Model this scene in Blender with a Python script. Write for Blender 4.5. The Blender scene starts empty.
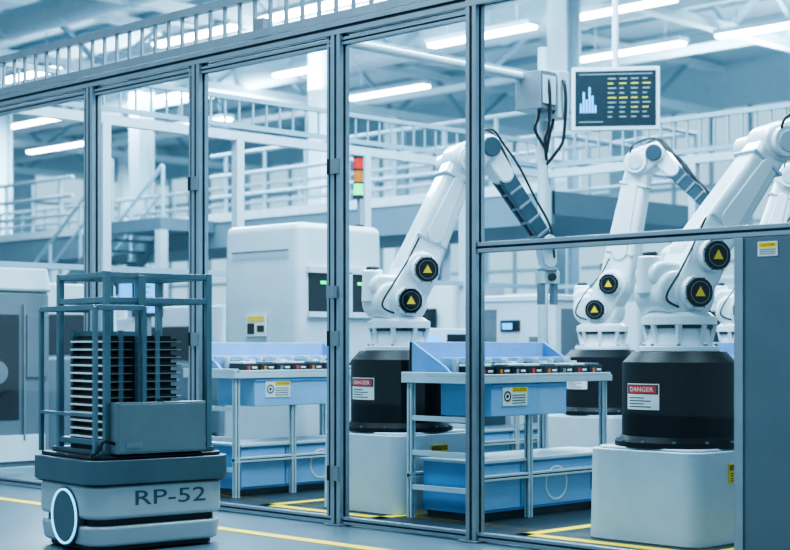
import bpy, bmesh, math, random
from mathutils import Vector, Matrix
random.seed(4)
S = bpy.context.scene
COL = S.collection

# ------------------------------------------------------------------ materials
def mat(name, col, rough=0.5, metal=0.0, var=0.06, scale=6.0, emit=None, es=0.0, coat=0.0, bump=0.0, spec=0.5):
    m = bpy.data.materials.new(name); m.use_nodes = True
    nt = m.node_tree; b = nt.nodes['Principled BSDF']
    tc = nt.nodes.new('ShaderNodeTexCoord')
    nz = nt.nodes.new('ShaderNodeTexNoise'); nz.inputs['Scale'].default_value = scale
    nz.inputs['Detail'].default_value = 4
    nt.links.new(tc.outputs['Object'], nz.inputs['Vector'])
    mr = nt.nodes.new('ShaderNodeMapRange')
    mr.inputs['From Min'].default_value = 0.3; mr.inputs['From Max'].default_value = 0.7
    mr.inputs['To Min'].default_value = 1 - var; mr.inputs['To Max'].default_value = 1 + var
    nt.links.new(nz.outputs[0], mr.inputs['Value'])
    vm = nt.nodes.new('ShaderNodeVectorMath'); vm.operation = 'SCALE'
    vm.inputs[0].default_value = col[:3]
    nt.links.new(mr.outputs[0], vm.inputs['Scale'])
    nt.links.new(vm.outputs[0], b.inputs['Base Color'])
    b.inputs['Roughness'].default_value = rough
    b.inputs['Metallic'].default_value = metal
    b.inputs['Specular IOR Level'].default_value = spec
    if coat: b.inputs['Coat Weight'].default_value = coat
    if emit:
        b.inputs['Emission Color'].default_value = (*emit, 1)
        b.inputs['Emission Strength'].default_value = es
    if bump:
        bp = nt.nodes.new('ShaderNodeBump'); bp.inputs['Strength'].default_value = bump
        nt.links.new(nz.outputs[0], bp.inputs['Height'])
        nt.links.new(bp.outputs[0], b.inputs['Normal'])
    return m

def glass_mat(name, tint=(0.88, 0.955, 0.985)):
    m = bpy.data.materials.new(name); m.use_nodes = True
    nt = m.node_tree; nt.nodes.clear()
    o = nt.nodes.new('ShaderNodeOutputMaterial')
    t = nt.nodes.new('ShaderNodeBsdfTransparent'); t.inputs[0].default_value = (*tint, 1)
    g = nt.nodes.new('ShaderNodeBsdfGlossy'); g.inputs['Roughness'].default_value = 0.02
    f = nt.nodes.new('ShaderNodeLayerWeight'); f.inputs['Blend'].default_value = 0.5
    p = nt.nodes.new('ShaderNodeMath'); p.operation = 'POWER'; p.inputs[1].default_value = 4.0
    r = nt.nodes.new('ShaderNodeMapRange'); r.inputs['To Min'].default_value = 0.04; r.inputs['To Max'].default_value = 0.7
    x = nt.nodes.new('ShaderNodeMixShader')
    nt.links.new(f.outputs['Facing'], p.inputs[0]); nt.links.new(p.outputs[0], r.inputs['Value'])
    nt.links.new(r.outputs[0], x.inputs[0]); nt.links.new(t.outputs[0], x.inputs[1])
    nt.links.new(g.outputs[0], x.inputs[2]); nt.links.new(x.outputs[0], o.inputs[0])
    return m

WHITE = mat('robot_white', (0.73, 0.785, 0.82), 0.28, 0, 0.03, coat=0.4)
PEDW = mat('pedestal_white', (0.50, 0.575, 0.625), 0.36, 0, 0.04)
MACH = mat('machine_white', (0.52, 0.595, 0.645), 0.35, 0, 0.03, coat=0.2)
MGREY = mat('machine_grey', (0.12, 0.155, 0.185), 0.45, 0, 0.05)
BLACK = mat('drum_black', (0.004, 0.007, 0.011), 0.45, 0, 0.1, 2.0, spec=0.22)
DARK = mat('dark_plastic', (0.012, 0.018, 0.025), 0.45, 0, 0.15)
ALU = mat('aluminium_profile', (0.29, 0.35, 0.405), 0.36, 0.7, 0.06)
ALUD = mat('profile_slot', (0.035, 0.045, 0.055), 0.5, 0.4, 0.1)
STEEL = mat('steel', (0.23, 0.28, 0.32), 0.38, 0.6, 0.08)
ARMST = mat('forearm_steel', (0.07, 0.11, 0.15), 0.35, 0.6, 0.1)
LSTEEL = mat('painted_light_steel', (0.46, 0.56, 0.62), 0.45, 0.1, 0.04)
MSTEEL = mat('painted_mid_steel', (0.26, 0.37, 0.44), 0.45, 0.1, 0.04)
BLUE = mat('blue_panel', (0.13, 0.29, 0.55), 0.42, 0, 0.04)
BLUEL = mat('blue_panel_light', (0.25, 0.44, 0.69), 0.42, 0, 0.04)
AGVW = mat('agv_white', (0.38, 0.44, 0.475), 0.33, 0.1, 0.04, coat=0.2)
AGVG = mat('agv_grey', (0.10, 0.14, 0.17), 0.4, 0.3, 0.06)
AGVT = mat('agv_lettering', (0.07, 0.10, 0.125), 0.5, 0.0, 0.03)
CAGE = mat('rack_blue_grey', (0.15, 0.215, 0.26), 0.36, 0.5, 0.08)
RBOX = mat('rack_box_grey', (0.17, 0.225, 0.255), 0.42, 0.3, 0.06)
PANEL = mat('gate_panel', (0.12, 0.165, 0.20), 0.45, 0.2, 0.04)
YEL = mat('safety_yellow', (0.90, 0.60, 0.01), 0.5, 0, 0.05)
RED = mat('sign_red', (0.65, 0.03, 0.03), 0.5, 0, 0.04)
PAPER = mat('sign_white', (0.72, 0.74, 0.74), 0.5, 0, 0.03)
INK = mat('sign_ink', (0.02, 0.02, 0.02), 0.6, 0, 0.1)
FLOOR = mat('concrete_floor', (0.11, 0.16, 0.195), 0.28, 0, 0.12, 1.2)
FMAT = mat('dark_cell_floor', (0.014, 0.024, 0.032), 0.45, 0, 0.15, 5)
WALLM = mat('wall_paint', (0.40, 0.53, 0.60), 0.7, 0, 0.04)
CEILM = mat('ceiling_paint', (0.60, 0.72, 0.78), 0.8, 0, 0.05)
TRUSS = mat('truss_paint', (0.58, 0.70, 0.76), 0.6, 0, 0.04)
TRUSSD = mat('mezzanine_steel', (0.11, 0.175, 0.225), 0.6, 0.1, 0.05)
GREEN = mat('lamp_green', (0.02, 0.6, 0.2), 0.3, 0, 0.02, emit=(0.005, 1, 0.25), es=0.9)
REDL = mat('lamp_red', (0.6, 0.03, 0.02), 0.3, 0, 0.02, emit=(1, 0.02, 0.01), es=0.1)
ORL = mat('lamp_amber', (0.5, 0.16, 0.02), 0.3, 0, 0.02, emit=(1, 0.25, 0.02), es=0.05)
TUBE = mat('luminaire_tube', (1, 1, 1), 0.4, 0, 0.0, emit=(0.88, 0.97, 1.0), es=14)
RING = mat('ring_light', (0.3, 0.7, 1), 0.4, 0, 0.0, emit=(0.2, 0.62, 0.95), es=1.1)
SCR = mat('screen_dark', (0.01, 0.02, 0.03), 0.5, 0, 0.1, emit=(0.04, 0.09, 0.13), es=0.15, spec=0.15)
SCB = mat('screen_blue', (0.1, 0.4, 0.8), 0.4, 0, 0.0, emit=(0.1, 0.5, 1.0), es=0.6, spec=0.2)
SCY = mat('screen_yellow', (0.6, 0.55, 0.05), 0.4, 0, 0.0, emit=(0.8, 0.7, 0.05), es=0.25, spec=0.2)
SCW = mat('screen_text', (0.22, 0.32, 0.34), 0.4, 0, 0.0, emit=(0.4, 0.55, 0.6), es=0.1, spec=0.2)
GLASS = glass_mat('enclosure_glass')

# ------------------------------------------------------------------ builder
class B:
    def __init__(s):
        s.bm = bmesh.new(); s.mats = []
    def mi(s, m):
        if m not in s.mats: s.mats.append(m)
        return s.mats.index(m)
    def add(s, vs, fs, m):
        bv = [s.bm.verts.new(v) for v in vs]; i = s.mi(m)
        for f in fs:
            try:
                ff = s.bm.faces.new([bv[k] for k in f]); ff.material_index = i
            except ValueError: pass
        return s
    def box(s, x0, x1, y0, y1, z0, z1, m):
        v = [(x0,y0,z0),(x1,y0,z0),(x1,y1,z0),(x0,y1,z0),(x0,y0,z1),(x1,y0,z1),(x1,y1,z1),(x0,y1,z1)]
        return s.add(v, [(0,3,2,1),(4,5,6,7),(0,1,5,4),(1,2,6,5),(2,3,7,6),(3,0,4,7)], m)
    def prism(s, a, b, m):   # two matching loops
        n = len(a)
        return s.add(list(a)+list(b), [tuple(range(n))[::-1], tuple(range(n,2*n))] +
                     [(i,(i+1)%n,n+(i+1)%n,n+i) for i in range(n)], m)
    def rbox(s, cx, cy, w, d, r, z0, z1, m, inset=0.0, seg=6):
        def loop(w,d,r,z):
            L=[]
            for (sx,sy,a0) in ((1,1,0),(-1,1,90),(-1,-1,180),(1,-1,270)):
                for k in range(seg+1):
                    a=math.radians(a0+90*k/seg)
                    L.append((cx+sx*(w/2-r)+r*math.cos(a), cy+sy*(d/2-r)+r*math.sin(a), z))
            return L
        return s.prism(loop(w,d,r,z0), loop(w-2*inset,d-2*inset,max(r-inset,0.005),z1), m)
    def cyl(s, p, q, r1, m, r2=None, seg=20):
        if r2 is None: r2=r1
        p=Vector(p); q=Vector(q); d=(q-p)
        if d.length<1e-6: return s
        d.normalize()
        u=d.orthogonal().normalized(); w=d.cross(u)
        A=[];Bq=[]
        for k in range(seg):
            a=2*math.pi*k/seg; o=u*math.cos(a)+w*math.sin(a)
            A.append(tuple(p+o*r1)); Bq.append(tuple(q+o*r2))
        return s.prism(A,Bq,m)
    def beam(s,p,q,w,m): return s.cyl(p,q,w*0.7071,m,seg=4)
    def path(s, pts, r, m, sub=6, seg=8):
        P=[Vector(p) for p in pts]; Q=[]
        for i in range(len(P)-1):
            a=P[max(i-1,0)];b=P[i];c=P[i+1];d=P[min(i+2,len(P)-1)]
            for k in range(sub):
                t=k/sub
                Q.append(0.5*((2*b)+(c-a)*t+(2*a-5*b+4*c-d)*t*t+(3*b-a-3*c+d)*t**3))
        Q.append(P[-1])
        rings=[]; u=None
        for i,p in enumerate(Q):
            d=(Q[min(i+1,len(Q)-1)]-Q[max(i-1,0)]).normalized()
            if u is None: u=d.orthogonal().normalized()
            u=(u-d*u.dot(d)).normalized(); w=d.cross(u)
            rings.append([tuple(p+(u*math.cos(2*math.pi*k/seg)+w*math.sin(2*math.pi*k/seg))*r) for k in range(seg)])
        vs=[v for R in rings for v in R]; fs=[]
        for i in range(len(rings)-1):
            for k in range(seg):
                fs.append((i*seg+k,i*seg+(k+1)%seg,(i+1)*seg+(k+1)%seg,(i+1)*seg+k))
        fs.append(tuple(range(seg))[::-1]); fs.append(tuple(range(len(vs)-seg,len(vs))))
        return s.add(vs,fs,m)
    def link(s, p1, r1, p2, r2, y0, y1, m, seg=12):  # hull of 2 circles in XZ, extruded in Y
        dx=p2[0]-p1[0]; dz=p2[1]-p1[1]; L=math.hypot(dx,dz); th=math.atan2(dz,dx)
        b=math.acos(max(-1,min(1,(r1-r2)/L)))
        pts=[]
        for k in range(seg+1):
            a=th+b+(2*math.pi-2*b)*k/seg
            pts.append((p1[0]+r1*math.cos(a),p1[1]+r1*math.sin(a)))
        for k in range(seg+1):
            a=th-b+2*b*k/seg
            pts.append((p2[0]+r2*math.cos(a),p2[1]+r2*math.sin(a)))
        return s.prism([(x,y1,z) for x,z in pts],[(x,y0,z) for x,z in pts],m)
    def ring(s, c, axis, ro, ri, t, m, seg=40):
        c=Vector(c); d=Vector(axis).normalized(); u=d.orthogonal().normalized(); w=d.cross(u)
        vs=[]
        for (r,h) in ((ro,0),(ro,t),(ri,t),(ri,0)):
            for k in range(seg):
                a=2*math.pi*k/seg
                vs.append(tuple(c+(u*math.cos(a)+w*math.sin(a))*r+d*h))
        fs=[]
        for j in range(4):
            for k in range(seg):
                fs.append((j*seg+k,j*seg+(k+1)%seg,((j+1)%4)*seg+(k+1)%seg,((j+1)%4)*seg+k))
        return s.add(vs,fs,m)
    def text(s, txt, w, h, fn, m, bold=0.0):
        cu=bpy.data.curves.new('t','FONT'); cu.body=txt; cu.resolution_u=3; cu.offset=bold
        ob=bpy.data.objects.new('t',cu); COL.objects.link(ob)
        dg=bpy.context.evaluated_depsgraph_get(); me=ob.evaluated_get(dg).to_mesh()
        vs=[v.co.copy() for v in me.vertices]; fs=[tuple(p.vertices) for p in me.polygons]
        if vs:
            x0=min(v.x for v in vs);x1=max(v.x for v in vs);y0=min(v.y for v in vs);y1=max(v.y for v in vs)
            s.add([fn((v.x-x0)/(x1-x0)*w,(v.y-y0)/(y1-y0)*h) for v in vs],fs,m)
        bpy.data.objects.remove(ob); bpy.data.curves.remove(cu)
        return s
    def prof(s, axis, a0, a1, c, d, size=0.09, m=None, gap=0.22):
        # slotted extrusion: four corner bars and a dark recessed core
        m=m or ALU; h=size/2; g=size*gap/2
        def bx(u0,u1,v0,v1,mm):
            if axis=='z': s.box(u0,u1,v0,v1,a0,a1,mm)
            elif axis=='x': s.box(a0,a1,u0,u1,v0,v1,mm)
            else: s.box(u0,u1,a0,a1,v0,v1,mm)
        for (u0,u1) in ((c-h,c-g),(c+g,c+h)):
            for (v0,v1) in ((d-h,d-g),(d+g,d+h)):
                bx(u0,u1,v0,v1,m)
        bx(c-h*0.72,c+h*0.72,d-h*0.72,d+h*0.72,ALUD)
        return s
    def obj(s, name, parent=None, bevel=0.0, seg=2, rot=0.0):
        bmesh.ops.recalc_face_normals(s.bm, faces=s.bm.faces)
        for f in s.bm.faces: f.smooth=True
        me=bpy.data.meshes.new(name); s.bm.to_mesh(me); s.bm.free()
        for m in s.mats: me.materials.append(m)
        ob=bpy.data.objects.new(name,me); COL.objects.link(ob)
        if parent: ob.parent=parent
        if rot: ob.rotation_euler[2]=rot
        if bevel:
            md=ob.modifiers.new('bevel','BEVEL'); md.width=bevel; md.segments=seg
            md.limit_method='ANGLE'; md.angle_limit=math.radians(35); md.harden_normals=True
        else:
            me.set_sharp_from_angle(angle=math.radians(32))
        return ob

def root(name, loc=(0,0,0), rz=0.0, sc=1.0):
    e=bpy.data.objects.new(name,None); e.location=loc; e.rotation_euler[2]=rz; e.scale=(sc,sc,sc)
    e.empty_display_size=0.2; COL.objects.link(e); return e

# ------------------------------------------------------------------ hall shell
HX0,HX1,HY0,HY1,HZ=-48.0,8.0,-8.0,34.0,8.6
B().box(HX0,HX1,HY0,HY1,-0.2,0.0,FLOOR).obj('floor')
B().box(HX0,HX1,HY0,HY1,HZ,HZ+0.2,CEILM).obj('ceiling')

def window_wall(name, axis, pos, a0, a1, step, z0, z1, sgn):
    b=B(); t=0.3
    def bx(p0,p1,za,zb,d0,d1,m):
        if axis=='x': b.box(p0,p1,min(d0,d1),max(d0,d1),za,zb,m)
        else: b.box(min(d0,d1),max(d0,d1),p0,p1,za,zb,m)
    bx(a0,a1,0,z0,pos,pos+sgn*t,WALLM)
    bx(a0,a1,z1,HZ,pos,pos+sgn*t,WALLM)
    p=a0
    while p<a1:
        bx(p,min(p+0.9,a1),z0,z1,pos,pos+sgn*t,WALLM); p+=step
    b.obj(name)
    w=B()
    p=a0
    while p<a1:
        for k in range(1,4):
            q=p+0.9+(step-0.9)*k/4
            if q<a1:
                if axis=='x': w.box(q-0.05,q+0.05,pos+sgn*0.1-0.04,pos+sgn*0.1+0.04,z0,z1,MSTEEL)
                else: w.box(pos+sgn*0.1-0.04,pos+sgn*0.1+0.04,q-0.05,q+0.05,z0,z1,MSTEEL)
        p+=step
    n=5
    for k in range(1,n):
        z=z0+(z1-z0)*k/n
        if axis=='x': w.box(a0,a1,pos+sgn*0.1-0.05,pos+sgn*0.1+0.05,z-0.05,z+0.05,MSTEEL)
        else: w.box(pos+sgn*0.1-0.05,pos+sgn*0.1+0.05,a0,a1,z-0.05,z+0.05,MSTEEL)
    return w
window_wall('wall_back','x',HY1,HX0,HX1,5.6,2.4,7.4,1).obj('window_1')
window_wall('wall_left','y',HX0,HY0,HY1,5.25,2.4,7.4,-1).obj('window_2')

# roof trusses, columns, ducts
tr=B()
for x in range(-46,2,6):
    tr.box(x-0.12,x+0.12,HY0,HY1,7.15,7.33,TRUSS); tr.box(x-0.12,x+0.12,HY0,HY1,8.3,8.48,TRUSS)
    y=HY0; f=True
    while y<HY1-1.5:
        tr.beam((x,y,7.25 if f else 8.38),(x,y+1.5,8.38 if f else 7.25),0.1,MSTEEL); f=not f; y+=1.5
for y in range(-6,34,2):
    tr.box(HX0,HX1,y-0.06,y+0.06,8.45,8.58,MSTEEL)
for y in (11,19,27):
    tr.box(HX0,HX1,y-0.1,y+0.1,7.35,7.5,TRUSS)
tr.obj('roof_truss_frame')
for i,(x,y) in enumerate([(-40,20),(-34,20),(-28,20),(-22,20),(-16,20),(-10,20),(-40,28),(-28,28),(-16,28),(-4,20)]):
    c=B(); c.box(x-0.2,x+0.2,y-0.2,y-0.16,0,7.15,TRUSS).box(x-0.2,x+0.2,y+0.16,y+0.2,0,7.15,TRUSS)
    c.box(x-0.03,x+0.03,y-0.17,y+0.17,0,7.15,TRUSS); c.box(x-0.3,x+0.3,y-0.3,y+0.3,0,0.04,TRUSS)
    c.obj('steel_column')
for (y,z,r) in ((15.5,7.4,0.28),(23,7.6,0.35)):
    d=B(); d.cyl((HX0+0.5,y,z),(HX1-1,y,z),r,LSTEEL,seg=24)
    for x in range(-46,6,2): d.cyl((x,y,z),(x+0.06,y,z),r+0.03,LSTEEL,seg=24)
    for x in range(-45,6,6): d.cyl((x,y,z),(x,y,HZ),0.02,LSTEEL,seg=6)
    d.obj('ventilation_duct')

lums=[(-36.8,-33,21.3),(-30.2,-27.8,21.3),(-24.9,-23.0,21.3),(-20.3,-17.75,21.3),(-17.3,-14.7,21.3),(-13.8,-11.2,21.3),
      (-24.0,-21.6,17.5),(-20.8,-18.2,17.5),(-30,-27.5,17.5),(-36,-33.5,17.5),(-16.8,-14.2,17.5),
      (-19.2,-16.7,24.5),(-15.9,-13.2,24.5),(-26,-23.5,24.5),(-33,-30.5,24.5),(-40,-37,24.5)]
for (a,b_,y) in lums:
    l=B(); l.box(a,b_,y-0.11,y+0.11,6.98,7.03,TUBE); l.box(a-0.03,b_+0.03,y-0.16,y+0.16,7.03,7.12,LSTEEL)
    l.cyl((a+0.4,y,7.1),(a+0.4,y,HZ),0.012,LSTEEL,seg=6); l.cyl((b_-0.4,y,7.1),(b_-0.4,y,HZ),0.012,LSTEEL,seg=6)
    l.obj('ceiling_light')

# mezzanine + stairs
MZ=3.3
m=B()
m.box(-44,-13,16,19.5,MZ-0.32,MZ,TRUSSD); m.box(-44,-13,15.95,16.05,MZ-0.45,MZ-0.02,TRUSSD); m.box(-44,-13,15.93,16.03,MZ-0.02,MZ+0.12,LSTEEL)
for x in range(-43,-13,5):
    m.box(x-0.12,x+0.12,16.2,16.44,0,MZ-0.32,LSTEEL); m.box(x-0.12,x+0.12,19.0,19.24,0,MZ-0.32,LSTEEL)
for z in (MZ+0.4,MZ+0.75,MZ+1.1): 
    m.cyl((-44,16,z),(-24.6,16,z),0.035,MSTEEL,seg=8); m.cyl((-20.4,16,z),(-13,16,z),0.035,MSTEEL,seg=8)
    m.cyl((-44,19.4,z),(-13,19.4,z),0.035,MSTEEL,seg=8); m.cyl((-13,16,z),(-13,19.4,z),0.035,MSTEEL,seg=8)
x=-44
while x<=-13:
    if not(-24.5<x<-20.5): m.cyl((x,16,MZ),(x,16,MZ+1.1),0.03,MSTEEL,seg=6)
    m.cyl((x,19.4,MZ),(x,19.4,MZ+1.1),0.03,MSTEEL,seg=6)
    x+=1.0
m.obj('mezzanine_platform')
st=B()
n=19; xs0,xs1=-21.6,-26.4
st.box(-21.6,-20.2,14.8,15.9,MZ-0.2,MZ,TRUSSD); st.box(-20.35,-20.2,14.8,14.95,0,MZ-0.2,LSTEEL)
for i in range(n):
    t=(i+0.5)/n; x=xs0+(xs1-xs0)*t; z=MZ*(1-t)
    st.box(x-0.14,x+0.14,14.85,15.85,z-0.03,z,TRUSSD)
for y in (14.82,15.88):
    st.prism([(xs0,y-0.03,MZ),(xs0,y-0.03,MZ-0.3),(xs1,y-0.03,0.0),(xs1,y-0.03,0.3)],[(xs0,y+0.03,MZ),(xs0,y+0.03,MZ-0.3),(xs1,y+0.03,0.0),(xs1,y+0.03,0.3)],TRUSSD)
    st.cyl((xs0,y,MZ+1.05),(xs1,y,1.05),0.035,MSTEEL,seg=8); st.cyl((xs0,y,MZ+0.6),(xs1,y,0.6),0.03,MSTEEL,seg=8)
    for k in range(6):
        t=k/5; x=xs0+(xs1-xs0)*t; st.cyl((x,y,MZ*(1-t)),(x,y,MZ*(1-t)+1.05),0.03,MSTEEL,seg=6)
st.obj('metal_staircase')

# background machine lines
def bg_machine(x,y,w,d,h,scr=True):
    r=root('production_machine',(x,y,0))
    b=B(); b.rbox(0,0,w,d,0.08,0.0,h*0.55,MGREY if random.random()<0.5 else MACH); b.rbox(0,0,w*0.96,d*0.92,0.1,h*0.55+0.0,h,MACH,0.04)
    b.box(-w*0.3,w*0.3,-d/2-0.01,-d/2+0.05,h*0.6,h*0.85,DARK); b.box(w/2-0.05,w/2+0.006,-d*0.3,d*0.2,h*0.58,h*0.82,DARK)
    b.box(-w*0.46,w*0.46,-d/2-0.008,-d/2+0.02,0.1,0.14,DARK)
    b.obj('housing',r,0.012)
    if scr:
        c=B(); c.cyl((w*0.3,-d/2+0.1,h-0.05),(w*0.3,-d/2+0.1,h+0.35),0.025,STEEL,seg=8)
        c.box(w*0.3-0.25,w*0.3+0.25,-d/2,-d/2+0.05,h+0.2,h+0.52,DARK); c.box(w*0.3-0.22,w*0.3+0.22,-d/2-0.006,-d/2,h+0.23,h+0.49,SCB)
        c.obj('operator_screen',r)
for (x,y,w,d,h,s) in [(-15.5,9.6,1.6,1.4,1.9,False),(-15.5,12.4,1.8,1.6,1.7,False),(-18.6,10.2,2,1.5,2.0,False),(-18.5,13.2,1.8,1.2,1.6,True),
                    (-14.4,15.2,1.8,1.2,2.0,False),(-17.4,17.6,2.2,1.2,1.9,False),(-13,17.2,2,1.2,1.8,True),(-10.5,17.2,2,1.2,2.1,False),
                    (-22.4,11.0,2.2,1.6,1.9,True),(-26.4,12.6,2.6,1.4,2.1,False),(-8.2,17.4,1.6,1.2,1.8,True),(-14.2,22.6,2.4,1.2,2.3,False),
                    (-19.5,23.0,2.4,1.2,2.2,False),(-10.8,23,2.2,1.2,2.0,False),(-30,14,2.4,1.2,2.2,False),(-24.4,23.5,2.4,1.2,2.4,False)]:
    bg_machine(x,y,w,d,h,s)

# ------------------------------------------------------------------ glass safety enclosure
YF=6.945; XS=-11.96; YR=14.6; XR=-2.6
enc=root('safety_enclosure')
fr=B()
XP={'a':-10.38,'b':-8.99,'c':-7.466,'d':-6.25}
for x in (XS,XP['a'],XP['b'],XP['c']):
    fr.prof('z',0.012,3.28,x,YF,0.09)
    if x!=XS: 
        fr.prof('z',0.06,3.28,x-0.075,YF,0.055)
fr.prof('z',0.012,4.6,XP['d'],YF,0.085)
fr.prof('z',0.012,3.28,XR,YF,0.09)
for x in (XS,XP['a'],XP['b'],XP['c'],XP['d'],XR): fr.box(x-0.075,x+0.075,YF-0.075,YF+0.075,0.0,0.012,STEEL)
fr.prof('x',XS,XR,YF,3.325,0.09)
fr.prof('x',XS,XP['d'],YF,3.235,0.05)
fr.prof('x',XS,XP['d'],YF,0.035,0.05)
fr.prof('x',XP['d'],-4.39,YF,0.035,0.05)
fr.prof('x',XP['d'],XR,YF,1.80,0.062)
fr.obj('front_frame',enc,0.002,1)
# hinges / latches on the door posts
hw=B()
for x in (XP['b'],XP['c']):
    for z in (0.35,1.25,2.4): 
        hw.box(x-0.05,x+0.04,YF-0.062,YF-0.045,z-0.05,z+0.05,STEEL); hw.cyl((x-0.047,YF-0.062,z-0.05),(x-0.047,YF-0.062,z+0.05),0.012,DARK,seg=10)
hw.box(XP['c']-0.03,XP['c']+0.03,YF-0.10,YF-0.045,1.52,1.60,STEEL)
hw.obj('door_hardware',enc)
gl=B()
def pane(x0,x1,z0,z1): gl.add([(x0,YF,z0),(x1,YF,z0),(x1,YF,z1),(x0,YF,z1)],[(0,1,2,3)],GLASS)
xs=[XS,XP['a'],XP['b'],XP['c'],XP['d']]
for i in range(4): pane(xs[i]+0.03,xs[i+1]-0.04,0.06,3.22)
pane(XP['d']+0.03,-4.39,0.06,1.775)
pane(XP['d']+0.03,XR-0.04,1.825,3.29)
gl.obj('front_glass',enc)
def ladder(b,axis,a0,a1,c,z0,z1,step,m,w=0.02):
    for z in (z0,z1):
        if axis=='x': b.box(a0,a1,c-w*0.8,c+w*0.8,z-w*0.9,z+w*0.9,m)
        else: b.box(c-w*0.8,c+w*0.8,a0,a1,z-w*0.9,z+w*0.9,m)
    a=a0+step/2
    while a<a1:
        if axis=='x': b.box(a-w*0.35,a+w*0.35,c-w*0.35,c+w*0.35,z0,z1,m)
        else: b.box(c-w*0.35,c+w*0.35,a-w*0.35,a+w*0.35,z0,z1,m)
        a+=step
ld=B(); ladder(ld,'x',XS-6,XR,YF,3.41,3.69,0.17,ALU,0.032)
ld.obj('cable_ladder_front',enc)
# extra frame left of the cell carries the ladder on
fl=B(); fl.prof('x',XS-6,XS,YF,3.325,0.09); fl.prof('z',0.0,3.28,XS-5.9,YF,0.09); fl.prof('x',XS-6,XS,YF,0.035,0.05); fl.obj('front_frame_extension',enc,0.002,1)
# side + rear frames (painted lighter)
sd=B()
for y in (8.12,9.72,11.5,13.1,YR): sd.box(XS-0.045,XS+0.045,y-0.045,y+0.045,0,3.3,LSTEEL)
sd.box(XS-0.04,XS+0.04,YF,YR,3.27,3.36,LSTEEL); sd.box(XS-0.03,XS+0.03,YF,YR,1.9,1.95,MSTEEL); sd.box(XS-0.03,XS+0.03,YF,YR,0.06,0.12,MSTEEL)
ladder(sd,'y',YF,YR,XS,3.42,3.70,0.18,MSTEEL,0.026)
for x in (-9.8,-7.6,-5.4,XR): sd.box(x-0.045,x+0.045,YR-0.045,YR+0.045,0,3.3,LSTEEL)
sd.box(XS,XR,YR-0.04,YR+0.04,3.27,3.36,LSTEEL); sd.box(XS,XR,YR-0.03,YR+0.03,1.9,1.95,MSTEEL); sd.box(XS,XR,YR-0.03,YR+0.03,0.06,0.12,MSTEEL)
ladder(sd,'x',XS,XR,YR,3.42,3.80,0.18,MSTEEL,0.03)
sd.obj('rear_frame',enc)
# opaque gate panel
gp=root('gate_panel',(0,YF,0))
b=B(); b.box(-4.385,XR-0.05,-0.035,0.035,0.02,1.765,PANEL); b.box(-4.385,-4.33,-0.045,0.045,0.02,1.765,ALU)
b.obj('panel_sheet',gp,0.003)
b=B(); b.box(-4.245,-4.13,-0.039,-0.034,1.665,1.74,PAPER); b.box(-4.24,-4.135,-0.0405,-0.038,1.71,1.735,YEL)
b.text('CAUTION',0.085,0.014,lambda u,v:(-4.232+u,-0.0412,1.716+v),INK)
for k in range(3): b.box(-4.235,-4.14,-0.0405,-0.038,1.675+k*0.011,1.679+k*0.011,INK)
b.obj('warning_label',gp)

# cell floor + markings
B().box(XS+0.05,XR,YF+0.06,YR-0.05,0.0,0.004,FMAT).obj('cell_floor_mat')
fm=B()
fm.box(-30,0,6.20,6.30,0,0.004,YEL)
def rectline(b,x0,x1,y0,y1,w,z):
    b.box(x0,x1,y0,y0+w,z,z+0.003,YEL); b.box(x0,x0+w,y0,y1,z,z+0.003,YEL); b.box(x1-w,x1,y0,y1,z,z+0.003,YEL); b.box(x0,x1,y1-w,y1,z,z+0.003,YEL)
rectline(fm,-8.80,-7.50,7.36,8.66,0.10,0.004); rectline(fm,-6.28,-4.85,7.36,8.66,0.10,0.004)
rectline(fm,-9.2,-7.86,10.6,11.9,0.07,0.004)
fm.obj('floor_marking')

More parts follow.
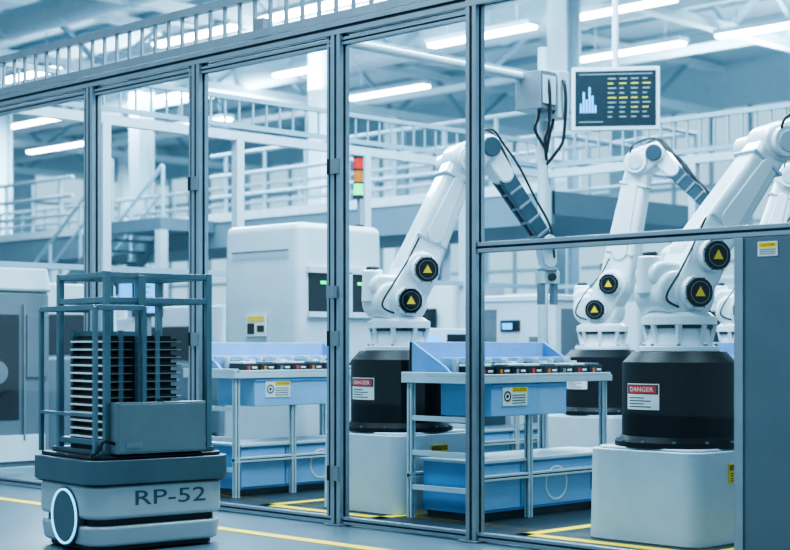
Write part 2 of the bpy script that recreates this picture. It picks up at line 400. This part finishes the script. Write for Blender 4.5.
# ------------------------------------------------------------------ robots
def robot(x,y,yaw,elb,fore,wr,tool=True,down=None):
    R=root('industrial_robot_arm',(x,y,0)); rz=math.radians(yaw)
    b=B(); b.rbox(0,0,0.86,0.86,0.13,0.004,0.565,PEDW,0.012,8); b.rbox(0,0,0.76,0.76,0.1,0.565,0.58,PEDW,0.0,8)
    b.obj('pedestal',R,0.018,3)
    b=B(); q=0.418; b.box(q,q+0.009,-0.10,0.08,0.37,0.49,YEL); b.box(q+0.006,q+0.0105,-0.09,0.07,0.45,0.48,INK)
    b.text('CAUTION',0.14,0.018,lambda u,v:(q+0.0115,-0.08+u,0.456+v),YEL)
    for k in range(4): b.box(q+0.007,q+0.0105,-0.08,0.06,0.383+k*0.015,0.388+k*0.015,INK)
    b.obj('caution_label',R)
    b=B(); b.cyl((0,0,0.575),(0,0,0.61),0.40,BLACK,seg=64); b.cyl((0,0,0.61),(0,0,0.645),0.385,BLACK,0.36,seg=64)
    b.cyl((0,0,0.63),(0,0,1.10),0.355,BLACK,0.355,seg=64); b.cyl((0,0,1.10),(0,0,1.165),0.35,BLACK,0.29,seg=64)
    for k in range(12):
        a=k*math.pi/6; b.cyl((0.383*math.cos(a),0.383*math.sin(a),0.6),(0.383*math.cos(a),0.383*math.sin(a),0.622),0.012,STEEL,seg=8)
    b.obj('swivel_drum',R)
    b=B()
    def patch(a0,a1,z0,z1,r,m,n=8):
        vs=[];fs=[]
        for i in range(n+1):
            a=math.radians(a0+(a1-a0)*i/n)
            for z in (z0,z1): vs.append((r*math.cos(a),r*math.sin(a),z))
        for i in range(n): fs.append((2*i,2*i+2,2*i+3,2*i+1))
        b.add(vs,fs,m)
    c=-96
    patch(c-21,c+21,0.81,0.97,0.3575,PAPER); patch(c-20,c+20,0.905,0.963,0.3585,INK); patch(c-18,c+18,0.911,0.957,0.3592,RED)
    fn=lambda u,v:(0.3600*math.cos(math.radians(c-15)+u/0.36),0.36*math.sin(math.radians(c-15)+u/0.36),0.921+v)
    b.text('DANGER',0.188,0.027,fn,PAPER)
    for k in range(4): patch(c-17,c+(4 if k%2 else 12),0.825+k*0.018,0.831+k*0.018,0.3585,INK)
    b.obj('danger_sign',R)
    # base casting
    b=B(); b.cyl((0,0,1.165),(0,0,1.20),0.25,WHITE,seg=36); b.cyl((0,0,1.20),(0,0,1.34),0.20,WHITE,0.185,seg=32)
    b.cyl((0,0,1.33),(0,0,1.385),0.235,WHITE,seg=36); b.cyl((0,0,1.31),(0,0,1.33),0.21,DARK,seg=32); b.cyl((0,0,1.385),(0,0,1.41),0.22,WHITE,0.19,seg=36)
    for k in range(8):
        a=k*math.pi/4+0.2; ca,sa=math.cos(a),math.sin(a)
        b.cyl((0.228*ca,0.228*sa,1.20),(0.228*ca,0.228*sa,1.215),0.014,STEEL,seg=8)
        b.beam((0.18*ca,0.18*sa,1.2),(0.215*ca,0.215*sa,1.34),0.035,WHITE)
    b.obj('base_casting',R,0.008,rot=rz)
    J1=(0.0,1.53); J2=(0.13,1.76)
    b=B(); b.link((-0.10,1.53),0.14,(0.03,1.52),0.15,-0.15,0.17,WHITE); b.link((-0.17,1.64),0.085,(0.0,1.60),0.12,-0.11,0.13,WHITE)
    b.link(J1,0.135,J2,0.14,-0.165,0.15,WHITE); b.box(-0.15,0.13,-0.14,0.15,1.40,1.50,WHITE)
    b.obj('shoulder_housing',R,0.035,4,rot=rz)
    b=B(); b.cyl((-0.20,0.02,1.52),(-0.20,0.02,1.76),0.085,WHITE,0.075); b.cyl((-0.20,0.02,1.76),(-0.20,0.02,1.79),0.05,DARK)
    b.cyl((0.02,0.16,1.54),(0.02,0.34,1.54),0.10,WHITE); b.cyl((0.13,0.14,1.76),(0.13,0.3,1.76),0.095,WHITE)
    b.obj('shoulder_motors',R,0.02,3,rot=rz)
    b=B()
    def cap(p,r,y):
        b.cyl((p[0],y,p[1]),(p[0],y-0.055,p[1]),r,WHITE,seg=32)
        b.cyl((p[0],y-0.05,p[1]),(p[0],y-0.072,p[1]),r*0.86,BLACK,seg=32)
        b.ring((p[0],y-0.072,p[1]),(0,-1,0),r*0.66,r*0.63,0.003,STEEL,32)
        yy=y-0.0765; q=r*0.34
        b.prism([(p[0]-q,yy+0.005,p[1]-q*0.7),(p[0]+q,yy+0.005,p[1]-q*0.7),(p[0],yy+0.005,p[1]+q)],[(p[0]-q,yy,p[1]-q*0.7),(p[0]+q,yy,p[1]-q*0.7),(p[0],yy,p[1]+q)],YEL)
        for k in range(8):
            a=k*math.pi/4+0.4; cx,cz=p[0]+r*0.93*math.cos(a),p[1]+r*0.93*math.sin(a)
            b.cyl((cx,y-0.05,cz),(cx,y-0.060,cz),0.006,STEEL,seg=6)
    cap(J1,0.104,-0.165); cap(J2,0.104,-0.165)
    b.obj('joint_caps',R,rot=rz)
    ex,ez=elb; fx,fz=fore; wx,wz=wr
    b=B(); b.link(J2,0.15,(ex,ez),0.105,-0.10,0.13,WHITE)
    dx,dz=ex-J2[0],ez-J2[1]; L=math.hypot(dx,dz); ux,uz=dx/L,dz/L
    b.obj('upper_arm',R,0.045,4,rot=rz)
    b=B(); b.link((J2[0]+ux*0.3,J2[1]+uz*0.3),0.07,(ex-ux*0.2,ez-uz*0.2),0.045,-0.116,-0.09,WHITE)
    for t in (0.26,0.82):
        b.link((J2[0]+ux*L*t-uz*0.12,J2[1]+uz*L*t+ux*0.12),0.012,(J2[0]+ux*L*t+uz*0.12,J2[1]+uz*L*t-ux*0.12),0.012,-0.108,0.135,LSTEEL)
    b.obj('upper_arm_cover',R,0.008,rot=rz)
    b=B(); b.link((ex,ez),0.13,(fx,fz),0.10,-0.12,0.14,WHITE)
    b.obj('elbow_housing',R,0.04,4,rot=rz)
    b=B(); b.cyl((ex,-0.12,ez),(ex,-0.17,ez),0.10,WHITE,seg=28); b.cyl((ex,-0.165,ez),(ex,-0.18,ez),0.07,LSTEEL,seg=28)
    b.cyl((ex-0.02,0.12,ez),(ex-0.02,0.3,ez),0.08,WHITE,seg=24)
    b.cyl((fx,-0.12,fz),(fx,-0.15,fz),0.075,ARMST,seg=24); b.cyl((fx,0.1,fz),(fx,0.22,fz),0.07,WHITE,seg=24)
    b.obj('elbow_caps',R,0.01,rot=rz)
    dx,dz=wx-fx,wz-fz; L=math.hypot(dx,dz); ux,uz=dx/L,dz/L; nx,nz=-uz,ux
    at=lambda t,o=0:(fx+dx*t+nx*o,fz+dz*t+nz*o)
    b=B(); b.link(at(0.0),0.085,at(0.28),0.07,-0.085,0.085,WHITE)
    b.obj('forearm_root',R,0.02,3,rot=rz)
    b=B(); b.link(at(0.12),0.072,at(1.0),0.05,-0.075,-0.045,ARMST); b.link(at(0.12),0.072,at(1.0),0.05,0.045,0.075,ARMST)
    b.link(at(0.2),0.045,at(0.95),0.032,-0.045,0.045,STEEL)
    for t in (0.3,0.45,0.6,0.75,0.9): b.link(at(t,-0.05),0.012,at(t,0.05),0.012,-0.082,0.082,STEEL)
    b.cyl((at(1)[0],-0.09,at(1)[1]),(at(1)[0],0.09,at(1)[1]),0.055,LSTEEL,seg=20)
    b.obj('forearm',R,0.006,rot=rz)
    b=B()
    if tool:
        b.link((wx,wz),0.065,(wx+0.02,wz-0.14),0.055,-0.06,0.06,LSTEEL)
        b.cyl((wx+0.02,0,wz-0.13),(wx+0.02,0,wz-0.20),0.055,LSTEEL); b.cyl((wx+0.02,0,wz-0.20),(wx+0.02,0,wz-0.225),0.08,STEEL)
        b.box(wx-0.06,wx+0.10,-0.055,0.055,wz-0.32,wz-0.225,LSTEEL)
        b.box(wx-0.055,wx-0.015,-0.035,0.035,wz-0.48,wz-0.32,STEEL); b.box(wx+0.055,wx+0.095,-0.035,0.035,wz-0.48,wz-0.32,STEEL)
        b.cyl((wx+0.02,-0.06,wz-0.27),(wx+0.02,-0.10,wz-0.27),0.03,DARK)
        b.obj('gripper',R,0.005,rot=rz)
    b=B(); o=0.12
    b.path([(ex-0.05,-0.15,ez+0.02),(ex-0.02,-0.17,ez+0.15),(fx+0.0,-0.12,fz+0.13),(fx+0.12,-0.1,fz+0.02),(at(0.3,o)[0],-0.09,at(0.3,o)[1]),(at(0.6,0.09)[0],-0.09,at(0.6,0.09)[1]),(at(0.9,0.07)[0],-0.08,at(0.9,0.07)[1]),(wx+0.05,-0.06,wz-0.12)],0.009,DARK)
    b.path([(ex-0.02,-0.05,ez+0.1),(fx,-0.02,fz+0.14),(fx+0.13,-0.02,fz+0.02),(at(0.4,0.08)[0],0,at(0.4,0.08)[1]),(at(0.8,0.07)[0],0,at(0.8,0.07)[1]),(wx+0.06,0.02,wz-0.1)],0.012,DARK)
    b.path([(-0.1,-0.15,1.44),(-0.2,-0.17,1.5),(-0.12,-0.2,1.66),(0.02,-0.14,1.84),(0.06+0.05,-0.13,2.0)],0.007,DARK)
    b.obj('cable_hose',R,rot=rz)
    return R
robot(-7.96,8.0,67,(0.52,2.60),(0.70,2.70),(1.22,2.00))
robot(-5.48,8.0,67,(0.70,2.50),(0.90,2.59),(1.45,2.00))
robot(-8.55,11.25,20,(0.36,2.86),(0.52,2.94),(1.05,2.40))
robot(-7.7,12.25,35,(0.42,2.75),(0.62,2.80),(0.15,2.15))

# ------------------------------------------------------------------ stations
def station(x0,y0,big=True):
    W,Lg,H=0.63,1.50,0.99
    R=root('assembly_station',(x0,y0,0))
    b=B()
    for (x,y) in ((0.03,0.03),(W-0.03,0.03),(0.03,Lg-0.03),(W-0.03,Lg-0.03),(W-0.03,0.62)): b.prof('z',0.004,H-0.05,x,y,0.045,LSTEEL)
    for x in (0.03,W-0.03): b.prof('y',0,Lg,x,0.30,0.04,LSTEEL)
    for z in (0.22,0.46,0.70): b.box(0.04,W-0.04,0.015,0.045,z-0.018,z+0.018,LSTEEL)
    b.obj('frame',R,0.002,1)
    b=B(); b.box(-0.02,W+0.02,-0.02,Lg+0.02,H-0.045,H,LSTEEL); b.box(0.0,W,0,Lg,H,H+0.006,DARK)
    b.box(-0.02,W+0.02,-0.02,0.02,H,H+0.03,LSTEEL); b.box(W-0.01,W+0.02,0,Lg,H,H+0.018,LSTEEL)
    b.obj('tabletop',R,0.004)
    b=B(); # blue hopper: back panel with sloped cheek plates
    b.box(0.0,0.03,0.04,Lg,H,H+0.24,BLUEL)
    for y in (0.04,Lg-0.03): b.prism([(0.0,y,H+0.006),(0.42,y,H+0.006),(0.34,y,H+0.07),(0.03,y,H+0.24),(0,y,H+0.24)],[(0.0,y+0.02,H+0.006),(0.42,y+0.02,H+0.006),(0.34,y+0.02,H+0.07),(0.03,y+0.02,H+0.24),(0,y+0.02,H+0.24)],BLUE)
    b.box(0.03,0.28,0.06,Lg-0.03,H+0.006,H+0.10,BLUE); b.box(0.28,0.30,0.06,Lg-0.03,H+0.006,H+0.13,BLUEL)
    b.obj('blue_hopper',R,0.004)
    b=B(); y=0.12; i=0
    while y<Lg-0.16:
        b.box(0.40,0.59,y,y+0.15,H+0.006,H+0.07,DARK); b.box(0.39,0.57,y+0.01,y+0.14,H+0.07,H+0.085,(PAPER,MGREY,LSTEEL)[i%3])
        b.box(0.592,0.597,y+0.03,y+0.06,H+0.02,H+0.05,(RED,ORL,STEEL)[i%3]); b.box(0.592,0.597,y+0.08,y+0.13,H+0.03,H+0.045,PAPER)
        b.cyl((0.34,y+0.03,H+0.006),(0.34,y+0.03,H+0.12),0.022,LSTEEL,seg=12); b.box(0.31,0.37,y+0.07,y+0.13,H+0.006,H+0.10,PAPER if i%2 else STEEL)
        y+=0.172; i+=1
    b.obj('battery_modules',R,0.003)
    b=B(); b.box(0.16,W+0.004,0.19,1.0,H-0.27,H-0.045,BLUEL); b.box(W,W+0.012,0.19,1.0,H-0.075,H-0.05,BLUE)
    b.obj('drive_box',R,0.006)
    b=B(); q=W+0.006
    b.box(q,q+0.003,0.30,0.56,H-0.20,H-0.07,PAPER); b.box(q+0.002,q+0.0045,0.40,0.555,H-0.105,H-0.075,YEL); b.ring((q+0.002,0.35,H-0.135),(1,0,0),0.036,0.027,0.003,INK,24)
    b.cyl((q+0.002,0.35,H-0.135),(q+0.0048,0.35,H-0.135),0.012,INK); 
    b.text('CAUTION',0.13,0.018,lambda u,v:(q+0.0052,0.413+u,H-0.099+v),INK)
    for k in range(4): b.box(q+0.002,q+0.0045,0.40,0.54,H-0.185+k*0.018,H-0.180+k*0.018,INK)
    b.obj('caution_label',R)
    b=B(); b.box(0.08,W-0.06,0.10,1.75,0.06,0.40,BLUE); b.box(W-0.06,W-0.05,0.10,0.55,0.08,0.38,BLUEL); b.box(W-0.06,W-0.05,0.57,1.74,0.08,0.38,BLUEL)
    b.box(0.1,W-0.1,0.12,1.73,0.004,0.06,DARK); b.ring((W-0.05,0.95,0.225),(1,0,0),0.125,0.11,0.004,PAPER,36)
    b.box(W-0.05,W-0.044,1.35,1.6,0.15,0.30,DARK); b.box(0.06,W-0.03,0.08,1.76,0.40,0.42,LSTEEL)
    b.obj('lower_conveyor_cabinet',R,0.004)
    return R
station(-7.45,7.55); station(-9.95,7.55); station(-9.95,10.35); station(-7.15,9.85); station(-6.3,12.0)

# ------------------------------------------------------------------ machines in the cell
R=root('enclosed_cnc_machine',(-11.27,9.0,0))
b=B(); b.rbox(0.49,0.55,1.16,1.10,0.12,0.004,2.32,MACH,0.03,8); b.obj('housing',R,0.07,4)
b=B(); b.box(1.04,1.075,0.12,1.0,1.50,1.88,DARK); b.box(1.05,1.09,0.10,1.02,1.86,1.92,MACH); b.box(1.05,1.09,0.10,1.02,1.46,1.51,MACH); b.box(1.05,1.09,0.58,0.63,1.50,1.88,MACH)
for y in (0.24,0.50,0.70): b.box(1.076,1.082,y,y+0.07,1.76,1.79,GREEN)
b.box(1.0,1.10,0.06,1.05,0.92,0.98,MGREY)
b.obj('window_band',R,0.006)
b=B(); b.box(0.32,0.60,-0.005,0.012,1.29,1.49,PAPER); b.box(0.34,0.58,-0.008,0.0,1.43,1.475,YEL); b.box(0.34,0.44,-0.008,0.0,1.31,1.41,INK); b.box(0.48,0.58,-0.008,0.0,1.33,1.39,INK)
b.box(0.10,0.90,-0.002,0.012,2.06,2.075,MGREY); b.box(0.05,0.95,-0.002,0.012,1.10,1.115,MGREY)
b.obj('label',R)
R=root('signal_tower_light',(-10.40,9.91,2.322))
b=B(); b.cyl((0,0,0),(0,0,0.02),0.05,DARK); b.cyl((0,0,0),(0,0,0.27),0.014,STEEL); b.cyl((0,0,0.27),(0,0,0.30),0.05,DARK)
b.cyl((0,0,0.30),(0,0,0.41),0.045,GREEN); b.cyl((0,0,0.41),(0,0,0.425),0.05,DARK); b.cyl((0,0,0.425),(0,0,0.535),0.045,ORL); b.cyl((0,0,0.535),(0,0,0.55),0.05,DARK)
b.cyl((0,0,0.55),(0,0,0.65),0.045,REDL); b.cyl((0,0,0.65),(0,0,0.67),0.048,DARK)
b.obj('beacon_stack',R)

R=root('milling_machine',(-13.9,7.1,0))
b=B(); b.rbox(0.55,0.5,1.1,1.0,0.12,0.0,1.72,MGREY,0.0,8); b.obj('cabinet',R,0.03,3)
b=B(); b.rbox(0.55,0.5,1.16,1.04,0.12,1.72,1.97,MACH,0.05,8); b.obj('hood',R,0.04,4)
b=B(); b.box(1.09,1.11,0.08,0.62,0.5,1.5,DARK); b.cyl((1.10,0.35,0.95),(1.16,0.35,0.95),0.2,DARK,seg=32); b.cyl((1.15,0.35,0.95),(1.18,0.35,0.95),0.11,STEEL,seg=32)
b.box(1.10,1.12,0.70,0.94,0.9,1.5,MGREY); b.box(1.10,1.13,0.66,0.68,0.3,1.6,STEEL); b.box(1.09,1.12,0.1,0.9,0.1,0.35,MACH)
b.obj('work_door',R,0.004)

R=root('control_cabinet',(-11.3,12.6,0))
b=B(); b.box(0,1.1,0,1.0,0.0,1.72,MACH); b.box(-0.02,1.12,-0.02,1.02,1.68,1.75,MACH); b.obj('cabinet',R,0.015)
b=B(); b.box(0.35,0.62,-0.02,0,1.36,1.48,DARK); b.box(0.38,0.52,-0.024,-0.018,1.38,1.45,SCB); b.box(0.1,0.28,-0.01,0,1.2,1.6,MGREY); b.box(0.75,1.0,-0.01,0,0.3,1.3,MGREY)
b.box(1.10,1.106,0.1,0.9,0.9,1.6,MGREY); b.obj('control_panel',R)
R=root('test_bench',(-11.2,10.75,0))
b=B(); b.box(0,0.95,0,1.2,0,1.05,MACH); b.box(0.05,0.6,0.05,1.15,1.05,1.38,MACH); b.box(-0.02,0.97,-0.02,1.22,1.03,1.07,LSTEEL); b.obj('bench_body',R,0.012)
b=B(); b.box(0.94,0.956,0.1,1.1,0.2,0.9,MGREY); b.box(0.6,0.61,0.2,0.5,1.15,1.3,SCB); b.box(0.6,0.61,0.6,1.0,1.12,1.32,DARK); b.obj('panel_doors',R)
R=root('operator_terminal',(-12.9,9.3,0),math.radians(40))
b=B(); b.cyl((0,0,0),(0,0,0.03),0.22,STEEL); b.cyl((0,0,0.03),(0,0,1.5),0.03,STEEL); b.box(-0.16,0.16,-0.05,0.0,1.5,1.9,DARK); b.box(-0.13,0.13,-0.055,-0.05,1.54,1.86,SCB)
for k in range(5): b.box(-0.11,0.02+0.02*(k%3),-0.058,-0.054,1.58+k*0.055,1.60+k*0.055,SCW)
b.obj('terminal_screen',R,0.004)

# pipe + post with junction box
R=root('cable_support_post',(-8.30,10.09,0))
b=B(); b.cyl((0,0,0.004),(0,0,3.75),0.045,LSTEEL); b.cyl((0,0,0.004),(0,0,0.02),0.11,LSTEEL)
b.cyl((0,0,3.47),(0,-3.12,3.47),0.035,LSTEEL); b.box(-0.05,0.05,-3.16,-3.08,3.37,3.52,STEEL)
b.obj('post_and_pipe',R)
b=B(); b.box(-0.06,0.22,-0.30,-0.09,3.18,3.50,STEEL); b.box(0.02,0.24,-0.08,0.06,3.12,3.52,LSTEEL); b.box(0.22,0.235,-0.28,-0.11,3.22,3.46,LSTEEL)
b.obj('junction_box',R,0.012)
b=B()
for (dx,dy,zz) in ((0.1,-0.22,3.02),(0.16,-0.16,2.94),(0.12,-0.05,3.0),(0.2,0.0,2.9)):
    b.path([(dx,dy,3.42),(dx+0.07,dy-0.05,3.42),(dx+0.08,dy-0.04,3.25),(dx+0.03,dy,zz+0.1),(dx-0.03,dy+0.03,zz),(0.04,0.0,zz-0.15)],0.014,DARK)
b.obj('hanging_cables',R)

# production monitor hung from the roof
R=root('production_status_monitor',(-9.67,12.95,3.8),math.radians(38))
b=B(); b.box(-0.46,0.46,-0.04,0.04,-0.33,0.33,LSTEEL); b.box(-0.42,0.42,-0.046,-0.038,-0.29,0.29,SCR); b.obj('display_housing',R,0.008)
b=B()
for k,h in enumerate((0.10,0.22,0.14,0.27,0.18,0.08)): b.box(-0.37+k*0.03,-0.350+k*0.03,-0.05,-0.046,-0.15,-0.15+h,SCB)
for r_ in range(9):
    z=0.2-r_*0.05
    for c_ in range(4):
        mm=SCY if (r_ in (1,4) or (r_==6 and c_>1)) else SCW
        b.box(-0.08+c_*0.12,-0.08+c_*0.12+random.uniform(0.04,0.09),-0.05,-0.046,z,z+0.011,mm)
b.box(-0.38,0.38,-0.05,-0.046,0.25,0.258,SCW)
b.box(-0.38,-0.13,-0.05,-0.046,-0.25,-0.242,SCW)
b.obj('display_graphics',R)
b=B(); b.cyl((0,0.06,0.0),(0,0.06,HZ-3.8),0.035,LSTEEL); b.box(-0.15,0.15,0.03,0.09,-0.12,0.12,STEEL); b.obj('ceiling_mount',R)

# ------------------------------------------------------------------ AGV
R=root('mobile_transport_robot',(-7.70,5.42,0),math.radians(-7),1.05)
b=B(); b.rbox(0,0,0.70,0.84,0.12,0.035,0.15,AGVW,-0.015,8); b.obj('lower_body',R,0.02,3)
b=B(); b.rbox(0,0,0.66,0.80,0.11,0.14,0.19,DARK,0,8); b.rbox(0,0,0.64,0.78,0.11,0.01,0.04,DARK,0,8); b.obj('bumper_seam',R)
b=B(); b.rbox(0,0,0.74,0.87,0.13,0.185,0.375,AGVW,0.0,8); b.obj('upper_body',R,0.025,3)
b=B(); b.rbox(0,0,0.79,0.92,0.12,0.38,0.515,AGVG,0.0,8); b.rbox(0,0,0.76,0.88,0.1,0.37,0.385,DARK,0,8); b.rbox(0,0,0.72,0.84,0.08,0.515,0.536,DARK,0,6); b.obj('top_deck',R,0.018,3)
b=B()
b.cyl((0.05,-0.40,0.19),(0.05,-0.443,0.19),0.165,AGVG,seg=48); b.cyl((0.05,-0.443,0.19),(0.05,-0.447,0.19),0.135,AGVG,seg=48)
b.ring((0.05,-0.443,0.19),(0,-1,0),0.156,0.145,0.008,RING,56)
b.obj('ring_light',R)
b=B(); b.text('RP-52',0.45,0.082,lambda u,v:(0.3715,-0.17+u,0.258+v),AGVT,0.004); b.obj('marking',R)
b=B()
for (x,y) in ((-0.26,-0.25),(-0.26,0.25),(0.26,-0.25),(0.26,0.25)): b.cyl((x,y-0.03,0.05),(x,y+0.03,0.05),0.05,DARK,seg=20)
b.obj('wheels',R)
# rack on top
b=B(); P=0.018
def post(x,y,z0,z1,w=P): b.box(x-w,x+w,y-w,y+w,z0,z1,CAGE)
ZT=1.54
for (x,y) in ((0.28,-0.30),(0.28,0.35),(-0.30,-0.30),(-0.30,0.35)): post(x,y,0.536,ZT+0.02)
post(0.28,-0.09,0.536,ZT,0.024); post(-0.30,0.02,0.536,ZT)
for z in (ZT,ZT-0.14,0.60):
    for x in (0.28,-0.30): b.box(x-0.014,x+0.014,-0.30,0.35,z-0.016,z+0.016,CAGE)
    for y in (-0.30,0.35,-0.09): b.box(-0.30,0.28,y-0.014,y+0.014,z-0.016,z+0.016,CAGE)
for (x,y) in ((0.34,-0.40),(-0.34,-0.40),(0.34,-0.10)): post(x,y,0.536,1.36,0.013)
b.box(-0.34,0.34,-0.413,-0.387,1.34,1.37,CAGE); b.box(0.327,0.353,-0.40,-0.10,1.34,1.37,CAGE); b.box(-0.353,-0.327,-0.40,-0.10,1.34,1.37,CAGE)
b.box(-0.34,0.34,-0.413,-0.387,0.75,0.77,CAGE)
b.box(-0.33,0.30,-0.34,0.38,0.536,0.56,AGVG)
b.obj('rack_frame',R,0.003,1)
b=B(); z=0.62
while z<1.20:
    for (y0,y1) in ((-0.27,-0.11),(-0.06,0.17)):
        b.box(-0.22,0.23,y0,y1,z,z+0.024,DARK); b.box(0.222,0.236,y0+0.004,y1-0.004,z+0.004,z+0.010,STEEL)
    b.box(-0.2,0.2,-0.285,-0.272,z+0.002,z+0.013,PAPER)
    b.box(-0.1,0.235,0.172,0.20,z+0.003,z+0.012,STEEL)
    z+=0.045
b.box(-0.22,0.22,-0.27,-0.11,0.56,0.62,DARK); b.box(-0.22,0.22,-0.06,0.17,0.56,0.62,DARK); b.box(-0.18,0.20,-0.24,0.15,0.6,1.20,DARK)
b.box(-0.23,-0.2,-0.27,0.2,0.56,1.23,CAGE); b.box(0.215,0.232,-0.20,-0.17,0.6,1.23,CAGE); b.box(0.215,0.235,0.03,0.06,0.6,1.23,CAGE)
b.obj('tray_stack',R)
b=B(); b.box(0.30,0.39,-0.29,0.27,0.545,0.83,RBOX); b.box(0.388,0.394,-0.28,0.26,0.555,0.82,RBOX); b.obj('control_box',R,0.012,3)
b=B(); b.cyl((0.35,0.0,0.83),(0.35,0.0,0.845),0.02,DARK); b.box(0.394,0.398,-0.24,-0.14,0.58,0.61,STEEL)
b.path([(0.35,-0.28,0.6),(0.37,-0.36,0.62),(0.36,-0.40,0.56),(0.33,-0.42,0.54)],0.009,DARK); b.obj('control_box_fittings',R)

# ------------------------------------------------------------------ lights
def area(name,loc,size,sy,power,col=(0.70,0.90,1.0),rot=(0,0,0)):
    l=bpy.data.lights.new(name,'AREA'); l.shape='RECTANGLE'; l.size=size; l.size_y=sy; l.energy=power; l.color=col
    o=bpy.data.objects.new(name,l); o.location=loc; o.rotation_euler=rot; COL.objects.link(o); return o
for (x,y,p) in ((-9,7.5,430),(-5.5,9.5,430),(-9.5,12,420),(-6,4,280),(-11,3,220)):
    area('added_fill_light',(x,y,6.8),3.0,1.2,p)  # soft fill added above the cell, out of view, no real fixture
for (x,y) in ((-16,12),(-22,15),(-18,22),(-30,20),(-12,24),(-36,26)):
    area('added_fill_light',(x,y,6.85),5.0,2.0,850)  # broad fill added under the roof to brighten the hall, not actual lamps
for (x,y) in ((-20,19.3),(-30,22.9),(-16,26)):
    area('added_ceiling_fill',(x,y,6.2),6.0,1.0,450,rot=(math.pi,0,0))  # upward fill added to lighten the ceiling, no such lamp hangs here
w=bpy.data.worlds.new('hall_daylight'); S.world=w; w.use_nodes=True
bg=w.node_tree.nodes['Background']; bg.inputs[0].default_value=(0.49,0.77,0.94,1); bg.inputs[1].default_value=0.82

# ------------------------------------------------------------------ camera
cd=bpy.data.cameras.new('camera'); cam=bpy.data.objects.new('camera',cd); COL.objects.link(cam)
cam.location=(0,0,1.2); cam.rotation_euler=(math.radians(90),0,math.radians(45))
cd.sensor_width=36; cd.lens=69.27; cd.shift_y=0.0899; cd.clip_end=300
cd.dof.use_dof=True; cd.dof.focus_distance=10.0; cd.dof.aperture_fstop=2.0
S.camera=cam
S.view_settings.view_transform='AgX'
S.view_settings.look='AgX - High Contrast'
S.view_settings.exposure=0.36
